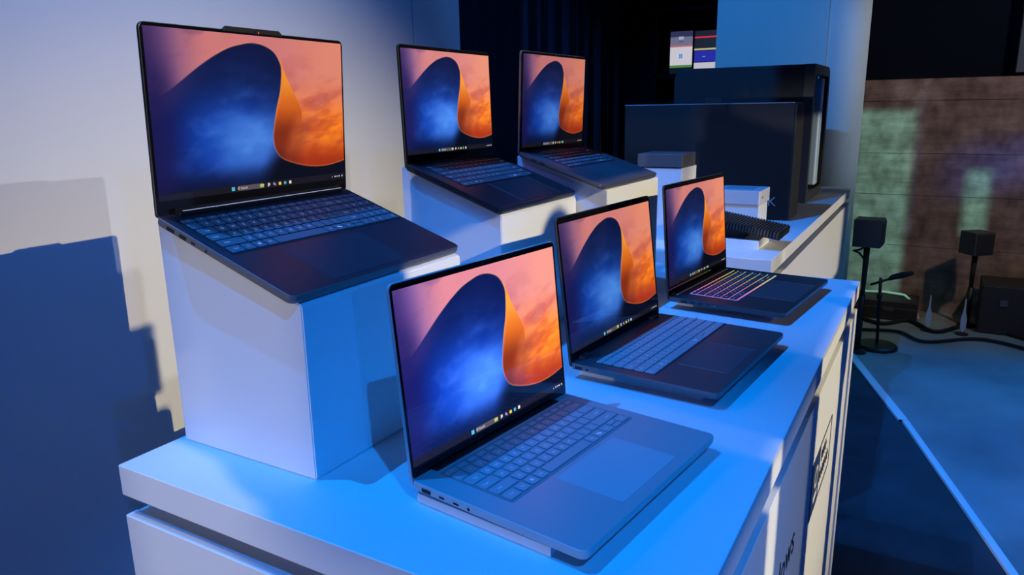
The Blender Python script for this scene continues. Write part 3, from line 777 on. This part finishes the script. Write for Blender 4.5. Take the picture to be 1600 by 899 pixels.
# rainbow lit keyboard
def rainbow():
    m = bpy.data.materials.new('rainbow_backlight'); m.use_nodes = True
    nt = m.node_tree; b = nt.nodes['Principled BSDF']
    b.inputs['Base Color'].default_value = (0.01, 0.01, 0.01, 1)
    tc = nt.nodes.new('ShaderNodeTexCoord'); sp = nt.nodes.new('ShaderNodeSeparateXYZ'); nt.links.new(tc.outputs['Generated'], sp.inputs[0])
    cr = nt.nodes.new('ShaderNodeValToRGB'); e = cr.color_ramp.elements
    e[0].position = 0.0; e[0].color = (0.35, 0.22, 0.95, 1); e[1].position = 1.0; e[1].color = (0.35, 0.75, 0.55, 1)
    for p, c in ((0.25, (0.75, 0.25, 0.75, 1)), (0.5, (0.85, 0.40, 0.45, 1)), (0.75, (0.80, 0.65, 0.25, 1))):
        x = e.new(p); x.color = c
    nt.links.new(sp.outputs[0], cr.inputs[0]); nt.links.new(cr.outputs[0], b.inputs['Emission Color'])
    b.inputs['Emission Strength'].default_value = 0.75
    return m
laptop('glow', 'black gaming laptop with rainbow lit keyboard at the counter far end', (1.0793, -0.4056, 0.0300), -0.1030, 0.0073, 0.0803, 0.3753, 0.2613, 0.2538,
       (0.0520, 0.3420, 0.0330, 0.1400), (0.110, 0.286, 0.1480, 0.2520), (0.0075, 0.3685, 0.0210, 0.2430),
       dmat('gaming_metal', (0.09, 0.09, 0.10), 0.30, 0.4), dmat('gaming_deck', (0.030, 0.030, 0.036), 0.45), mat('keys_black', (0.03, 0.03, 0.034), 0.5), mat('legend_violet', (0.5, 0.5, 0.6), 0.5, emit=(0.35, 0.35, 1.0), estr=0.5),
       (0.97, 1.0, 0.90), 1.12, [('hdmi', 0.0374), ('usbc', 0.0584), ('usbc', 0.0763), ('jack', 0.0946), ('led', 0.1092)], hinge='chrome', glowkb=rainbow(), kgap=0.0030,
       touch_rim=mat('fine_rim', (0.3, 0.28, 0.3), 0.4), tpmat=mat('touchpad_glow', (0.06, 0.06, 0.07), 0.45, spec=0.3), lidmat=dmat('gaming_lid', (0.05, 0.05, 0.055), 0.3, 0.4))

# low plinths under the front row
def plinth(pos, yaw, u0, u1, v0, v1, h, label):
    mb = MB(); rslab(mb, u0, u1, -v1, -v0, 0, h, 0.0012, 0.0008, 2)
    o = mb.build('laptop_plinth', WHITE); o.location = (pos[0], pos[1], T); o.rotation_euler = (0, 0, yaw)
    return tag(o, label, 'plinth', 'low plinths under the front row')
plinth((0.1092, -0.4121), -0.1252, 0.006, 0.30, 0.0, 0.193, 0.0115, 'low white plinth under the silver laptop nearest the camera')
plinth((0.5686, -0.4013), -0.0841, 0.030, 0.335, 0.0, 0.222, 0.0125, 'low white plinth under the dark blue grey laptop between two others')
plinth((1.0793, -0.4056), -0.1030, 0.048, 0.335, 0.0, 0.228, 0.0125, 'low white plinth under the gaming laptop with rainbow keys')

# ------------------------------------------------------------------ things on the back counter
def block(name, x0, x1, y0, y1, z0, z1, material, label, cat, b=0.002, group=None):
    cx, cy = (x0 + x1) / 2, (y0 + y1) / 2
    mb = MB(); rbox(mb, x0 - cx, x1 - cx, y0 - cy, y1 - cy, 0, z1 - z0, b)
    o = mb.build(name, material); o.location = (cx, cy, T + z0)
    return tag(o, label, cat, group)
TB = mat('tower_black', (0.006, 0.007, 0.009), 0.55, spec=0.3)
# square black tower
tw = empty('desktop_tower', (2.635, -0.065, T))
MB()
mb = MB(); rbox(mb, -0.085, 0.085, -0.345, 0.350, 0.004, 0.458, 0.002); mb.build('case', TB, tw)
mb = MB(); rbox(mb, -0.084, 0.090, -0.353, -0.345, 0.006, 0.457, 0.002); mb.build('front_panel', mat('tower_front', (0.012, 0.012, 0.013), 0.6), tw)
MB().box(-0.0862, 0.08, -0.344, 0.349, 0.4582, 0.4612).build('top_highlight', mat('tower_highlight', (0.22, 0.26, 0.32), 0.4), tw)  # pale strip painted as the rim highlight along the top
for sx in (-0.06, 0.06):
    for sy in (-0.3, 0.3): MB().box(sx - 0.015, sx + 0.015, sy - 0.015, sy + 0.015, 0.0, 0.004).build('foot', RUBBER, tw)
Vt, Ft = text_mesh('K', 0.052)
me = mesh('side_letter', [(-0.0856, -0.281 - v.x, 0.058 + v.y) for v in Vt], Ft)
link('side_letter', me, tw, mat('letter_grey', (0.22, 0.24, 0.28), 0.5))
tag(tw, 'square edged black desktop tower with a letter K low on its side', 'computer')
# rounded tower with a light bar
rt = empty('desktop_tower', (3.36, -0.05, T))
def yz_slab(mb, x0, x1, y0, y1, z0, z1, r, bev, n=6):
    """rounded rectangle in the yz plane, extruded along x"""
    M = Matrix(((0, 0, 1, 0), (1, 0, 0, 0), (0, 1, 0, 0), (0, 0, 0, 1)))
    return rslab(mb, y0, y1, z0, z1, x0, x1, r, bev, n, M=M)
mb = MB(); yz_slab(mb, -0.21, -0.05, -0.292, 0.315, 0.0, 0.628, (0.004, 0.05, 0.05, 0.004), 0.003); mb.build('case', mat('tower_blue_black', (0.014, 0.018, 0.024), 0.5, spec=0.3), rt)
# front loop around a deep slot
def xz_ring(mb, x0, x1, z0, z1, r, wdt, y0, y1, n=8):
    A = outline(x0, x1, z0, z1, (0.006, r, r, 0.006), n); B = outline(x0 + wdt, x1 - wdt, z0 + wdt, z1 - wdt, 0.03, n); N = len(A)
    v = [(p[0], y0, p[1]) for p in A] + [(p[0], y0, p[1]) for p in B] + [(p[0], y1, p[1]) for p in A] + [(p[0], y1, p[1]) for p in B]; f = []
    for i in range(N):
        j = (i + 1) % N
        f += [(i, j, N + j, N + i), (2 * N + i, 3 * N + i, 3 * N + j, 2 * N + j), (i, 2 * N + i, 2 * N + j, j), (N + i, N + j, 3 * N + j, 3 * N + i)]
    return mb.add(v, f)
mb = MB(); xz_ring(mb, -0.211, 0.30, 0.0, 0.629, 0.075, 0.045, -0.335, -0.291); mb.build('front_loop', mat('tower_front_loop', (0.03, 0.03, 0.034), 0.45), rt)
MB().box(-0.05, 0.24, -0.285, 0.30, 0.02, 0.61).build('rear_case', TB, rt)
mb = MB(); rslab(mb, 0.06, 0.15, -0.332, -0.286, 0.06, 0.572, 0.01, 0.004, 3); mb.build('light_bar', mat('pale_bar', (0.40, 0.58, 0.80), 0.4), rt)
tag(rt, 'tall rounded black desktop tower with a pale bar in its front slot', 'computer')
MB().box(-0.2112, -0.2100, 0.08, 0.16, 0.42, 0.49).build('side_mark', mat('tower_mark', (0.02, 0.02, 0.025), 0.5), rt)

block('display_riser', 1.93, 2.10, -0.165, -0.03, 0.0, 0.250, WHITE, 'square white riser under the flat dark mini computer', 'riser')
mp_ = empty('mini_computer', (2.0, -0.09, T + 0.250))
mb = MB(); rslab(mb, -0.075, 0.075, -0.078, 0.082, 0.003, 0.047, 0.004, 0.002, 3); mb.build('case', mat('mini_dark', (0.10, 0.095, 0.10), 0.5), mp_)
MB().box(-0.06, 0.06, -0.06, 0.06, 0.0, 0.0035).build('foot', RUBBER, mp_)
tag(mp_, 'flat dark grey mini computer on a white riser behind the laptops', 'computer')
block('display_riser', 2.19, 2.34, -0.370, -0.215, 0.0, 0.103, WHITE, 'short white riser under the pale mini computer', 'riser')
mp_ = empty('mini_computer', (2.27, -0.295, T + 0.103))
mb = MB(); rslab(mb, -0.088, 0.088, -0.078, 0.088, 0.002, 0.052, 0.005, 0.002, 3); cs_ = mb.build('case', mat('mini_pale', (0.62, 0.63, 0.65), 0.5), mp_)
mb = MB(); rslab(mb, -0.06, 0.06, -0.05, 0.06, 0.0515, 0.0528, 0.004, 0.0004, 3); mb.build('top_plate', mat('mini_plate', (0.42, 0.44, 0.48), 0.5), mp_)
MB().box(-0.045, -0.035, -0.0786, -0.0775, 0.022, 0.030).build('port', HOLE, mp_)
MB().box(-0.06, 0.06, -0.06, 0.06, 0.0, 0.0025).build('foot', RUBBER, mp_)
tag(mp_, 'pale silver mini computer on a short riser before the black tower', 'computer')
# ribbed device sloping on a small stand
block('display_plinth', 1.885, 2.06, -0.437, -0.18, 0.0, 0.030, WHITE, 'low white plinth under the ribbed black device', 'plinth')
rb = empty('ribbed_device', (1.97, -0.335, T + 0.0302))
mb = MB(); mb.add([(x, y, z) for x in (-0.05, 0.05) for y, z in ((-0.05, 0.0), (0.11, 0.0), (0.11, 0.055), (-0.05, 0.024))],
                  [(0, 1, 2, 3), (7, 6, 5, 4), (0, 4, 5, 1), (1, 5, 6, 2), (2, 6, 7, 3), (3, 7, 4, 0)])
mb.build('stand', BLACK, rb)
sl_ = math.radians(9.5)
RM = Matrix.Translation((0, -0.165, 0.006)) @ Matrix.Rotation(sl_, 4, 'X')
mb = MB(); rslab(mb, -0.09, 0.09, 0.0, 0.30, 0.0, 0.022, 0.003, 0.001, 3, M=RM); mb.build('housing', TB, rb)
mb = MB()
for k in range(30):
    y = 0.006 + k * 0.0098
    b = len(mb.v); mb.box(-0.0925, 0.088, y, y + 0.0048, 0.003, 0.0255)
    for i in range(b, len(mb.v)): mb.v[i] = tuple(RM @ Vector(mb.v[i]))
o = mb.build('cooling_ribs', mat('rib_black', (0.03, 0.031, 0.036), 0.45), rb); tag(o, kind='stuff')
tag(rb, 'black ribbed device sloping forward on a low white plinth', 'device')

# ------------------------------------------------------------------ boxes on a dark shelf in the background
sh = empty('shelf_unit', (4.42, 0.55, 0))
SHX = mat('shelf_black', (0.002, 0.002, 0.003), 0.8, spec=0.1)
for z in (T + 0.655, T + 1.06): MB().box(-0.12, 0.12, -0.25, 0.22, z - 0.02, z).build('shelf', SHX, sh)
for y in (-0.25, 0.21): MB().box(-0.12, 0.12, y, y + 0.012, 0, T + 1.06).build('upright', SHX, sh)
tag(sh, 'black open shelf in the shadows between curtain and pillar', 'shelf')
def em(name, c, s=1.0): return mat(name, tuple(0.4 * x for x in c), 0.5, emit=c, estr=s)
def sign(y0, y1, bands, marks, label):
    r = empty('lit_panel', (4.36, (y0 + y1) / 2, T + 0.655)); cy = (y0 + y1) / 2
    MB().box(0.0, 0.03, y0 - cy, y1 - cy, 0.0, bands[-1][1]).build('casing', SHX, r)
    for z0, z1, c in bands:
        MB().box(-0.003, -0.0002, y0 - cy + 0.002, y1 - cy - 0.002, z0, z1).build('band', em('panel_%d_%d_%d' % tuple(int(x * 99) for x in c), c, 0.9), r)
    for a, b, z0, z1, c in marks:
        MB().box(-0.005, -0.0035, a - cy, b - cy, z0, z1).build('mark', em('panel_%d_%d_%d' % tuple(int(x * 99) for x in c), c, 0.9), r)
    return tag(r, label, 'display')
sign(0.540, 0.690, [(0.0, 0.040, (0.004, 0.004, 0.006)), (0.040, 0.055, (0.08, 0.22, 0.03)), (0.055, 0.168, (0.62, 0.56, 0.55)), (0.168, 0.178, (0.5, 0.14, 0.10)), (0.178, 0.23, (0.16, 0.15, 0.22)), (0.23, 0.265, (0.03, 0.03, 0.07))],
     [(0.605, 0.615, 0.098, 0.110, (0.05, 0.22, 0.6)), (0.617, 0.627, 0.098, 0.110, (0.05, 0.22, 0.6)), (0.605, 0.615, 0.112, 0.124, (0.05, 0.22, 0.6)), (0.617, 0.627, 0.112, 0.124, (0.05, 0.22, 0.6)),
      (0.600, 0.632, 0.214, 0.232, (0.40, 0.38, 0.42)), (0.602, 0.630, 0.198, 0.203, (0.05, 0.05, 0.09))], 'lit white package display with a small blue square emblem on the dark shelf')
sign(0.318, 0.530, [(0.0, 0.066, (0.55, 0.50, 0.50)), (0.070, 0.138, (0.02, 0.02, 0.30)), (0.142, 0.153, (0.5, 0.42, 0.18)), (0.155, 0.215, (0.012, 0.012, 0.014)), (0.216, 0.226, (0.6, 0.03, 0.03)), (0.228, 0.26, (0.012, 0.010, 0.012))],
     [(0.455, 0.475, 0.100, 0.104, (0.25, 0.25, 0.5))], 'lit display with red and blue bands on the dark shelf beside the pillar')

# ------------------------------------------------------------------ audio gear in front of the concrete wall
DK = mat('speaker_blue_black', (0.05, 0.055, 0.07), 0.6)
def speaker(x, y, z, s, yaw, label):
    r = empty('cube_speaker', (x, y, z)); r.rotation_euler = (0, 0, yaw)
    mb = MB(); rslab(mb, -s / 2, s / 2, -s / 2, s / 2, 0, s * 1.05, 0.008, 0.005, 3); mb.build('cabinet', DK, r)
    MB().box(-s / 2 + 0.01, s / 2 - 0.01, -s / 2 - 0.004, -s / 2 + 0.001, 0.012, s * 1.05 - 0.012).build('grille', mat('speaker_grille', (0.02, 0.02, 0.024), 0.8), r)
    MB().box(-s / 2 - 0.002, -s / 2 + 0.001, -0.006, 0.006, s * 0.55, s * 0.57).build('badge', mat('small_badge', (0.02, 0.02, 0.03), 0.5), r)
    return tag(r, label, 'speaker')
def stand(x, y, ztop, label, tripod=False):
    r = empty('speaker_stand', (x, y, 0.006))
    mb = MB(); mb.tube([(0, 0, 0.02), (0, 0, ztop * 0.55 - 0.006)], 0.016, 12); mb.build('lower_pole', BLACK, r, True)
    mb = MB(); mb.tube([(0, 0, ztop * 0.5), (0, 0, ztop - 0.006 - 0.002)], [0.011, 0.017], 12); mb.build('upper_pole', BLACK, r, True)
    mb = MB(); mb.lathe([(0.05, 0.0), (0.05, 0.012), (0.02, 0.022)], 0, 0, 24); mb.build('base', BLACK, r)
    return tag(r, label, 'stand')
speaker(3.97, -0.614, T - 0.322, 0.145, -0.06, 'dark cube loudspeaker on a pole beside the far end of the counter')
stand(3.955, -0.612, T - 0.322, 'black pole stand holding the cube loudspeaker by the counter end')
mb = MB(); pts = []
for k in range(15):
    a = math.radians(80 + 190 * k / 14)
    pts.append((3.93, -0.545 + 0.065 * math.cos(a) , T - 0.290 + 0.058 * math.sin(a)))
pts = [(3.93, -0.55, T - 0.236)] + pts[1:] + [(3.94, -0.575, T - 0.36), (3.95, -0.606, T - 0.40), (3.952, -0.610, T - 0.6), (3.952, -0.612, 0.03)]
mb.tube(pts, 0.0055, 8); o = mb.build('speaker_cable', BLACK, None, True); tag(o, 'black cable looping from the cube loudspeaker down its pole', 'cable')
speaker(4.82, -1.165, T - 0.475, 0.135, -0.9, 'second cube loudspeaker standing before the concrete wall at right')
stand(4.82, -1.165, T - 0.475, 'black pole stand holding the cube loudspeaker at right')
ms = empty('microphone_stand', (4.095, -0.705, 0.006))
mb = MB(); mb.lathe([(0.11, 0), (0.11, 0.014), (0.10, 0.024), (0.02, 0.034)], 0, 0, 32); mb.build('round_base', BLACK, ms)
mb = MB(); mb.tube([(0, 0, 0.03), (0, 0.01, 0.25), (-0.01, 0.015, 0.42)], 0.009, 10); mb.build('pole', BLACK, ms, True)
mb = MB(); mb.tube([(-0.01, 0.065, 0.375), (-0.01, 0.0, 0.405), (-0.01, -0.04, 0.425)], 0.007, 8); mb.build('boom', BLACK, ms, True)
mb = MB(); mb.tube([(-0.01, -0.025, 0.415), (-0.01, -0.045, 0.430), (-0.01, -0.09, 0.447), (-0.01, -0.135, 0.462), (-0.01, -0.148, 0.466)], [0.008, 0.016, 0.018, 0.013, 0.007], 12); mb.build('microphone', RUBBER, ms, True)
mb = MB(); mb.tube([(-0.012, 0.012, 0.30), (-0.012, 0.012, 0.33)], 0.015, 10); mb.build('clamp', BLACK, ms, True)
tag(ms, 'black microphone on a low boom stand with a round base', 'stand')
# cables and gear along the foot of the wall
rnd = random.Random(9)
def cable(pts, r, material, label):
    P = smooth_curve([p[:2] for p in pts], 8); n = len(P); zs = np.interp(np.linspace(0, 1, n), np.linspace(0, 1, len(pts)), [p[2] for p in pts])
    o = MB().tube([(p[0], p[1], z) for p, z in zip(P, zs)], r, 8).build('floor_cable', material, None, True)
    return tag(o, label, 'cable', 'cables along the foot of the concrete wall')
cable([(4.7, -0.55, 0.02), (4.6, -0.70, 0.02), (4.75, -0.85, 0.02), (4.55, -1.0, 0.02), (4.8, -1.2, 0.02), (4.6, -1.5, 0.02)], 0.012, RUBBER, 'thick black cable snaking along the foot of the concrete wall')
cable([(4.4, -0.60, 0.02), (4.45, -0.80, 0.02), (4.3, -0.95, 0.02), (4.5, -1.25, 0.02), (4.3, -1.6, 0.02)], 0.010, RUBBER, 'black cable curling across the concrete floor behind the microphone stand')
cable([(4.95, -0.55, 0.14), (4.92, -0.68, 0.155), (4.9, -0.80, 0.15), (4.85, -0.86, 0.10), (4.8, -0.9, 0.018)], 0.009, mat('pale_cable', (0.6, 0.6, 0.55), 0.5), 'pale cable lying over the dark case by the concrete wall')
cs1 = empty('equipment_case', (4.88, -0.72, 0.006))
mb = MB(); rbox(mb, -0.13, 0.13, -0.17, 0.22, 0.0, 0.125, 0.006); mb.build('box', mat('case_dark', (0.03, 0.028, 0.03), 0.6), cs1)
MB().box(-0.1315, -0.13, -0.17, 0.22, 0.08, 0.086).build('lid_seam', mat('case_trim', (0.16, 0.15, 0.15), 0.4, 0.5), cs1)
MB().box(-0.136, -0.13, -0.03, 0.03, 0.065, 0.09).build('latch', mat('case_trim', (0.16, 0.15, 0.15), 0.4, 0.5), cs1)
tag(cs1, 'low dark equipment case against the concrete wall behind the microphone', 'case')
cs2 = empty('equipment_case', (4.85, -1.42, 0.006))
mb = MB(); rbox(mb, -0.16, 0.16, -0.22, 0.20, 0.0, 0.30, 0.008); mb.build('box', mat('case_dark', (0.03, 0.028, 0.03), 0.6), cs2)
for y in (-0.1, 0.08):
    MB().box(-0.166, -0.16, y - 0.02, y + 0.02, 0.18, 0.22).build('latch', mat('case_trim', (0.16, 0.15, 0.15), 0.4, 0.5), cs2)
tag(cs2, 'bulky dark equipment case against the concrete wall at the right edge', 'case')
for y, lb in ((-0.953, 'slender pale blue upright blade on the floor, nearer the microphone'), (-1.14, 'slender pale blue upright blade on the floor, nearer the right edge')):
    r = empty('floor_marker', (4.6, y, 0.006))
    mb = MB(); pr = [(0.0, 0.0), (-0.016, 0.03), (-0.018, 0.09), (-0.006, 0.14), (-0.004, 0.215), (0.003, 0.215), (0.006, 0.14), (0.016, 0.09), (0.013, 0.03)]; nn = len(pr)
    mb.add([(-0.004, p, z + 0.012) for p, z in pr] + [(0.004, p, z + 0.012) for p, z in pr], [tuple(range(nn)), tuple(range(nn, 2 * nn))[::-1]] + [(i, nn + i, nn + (i + 1) % nn, (i + 1) % nn) for i in range(nn)])
    mb.build('blade', mat('pale_blue_plastic', (0.45, 0.6, 0.75), 0.4), r)
    mb = MB(); mb.lathe([(0.035, 0), (0.035, 0.008), (0.01, 0.016)], 0, 0, 20); mb.build('foot', RUBBER, r)
    tag(r, lb, 'marker', 'upright blades on the concrete floor')
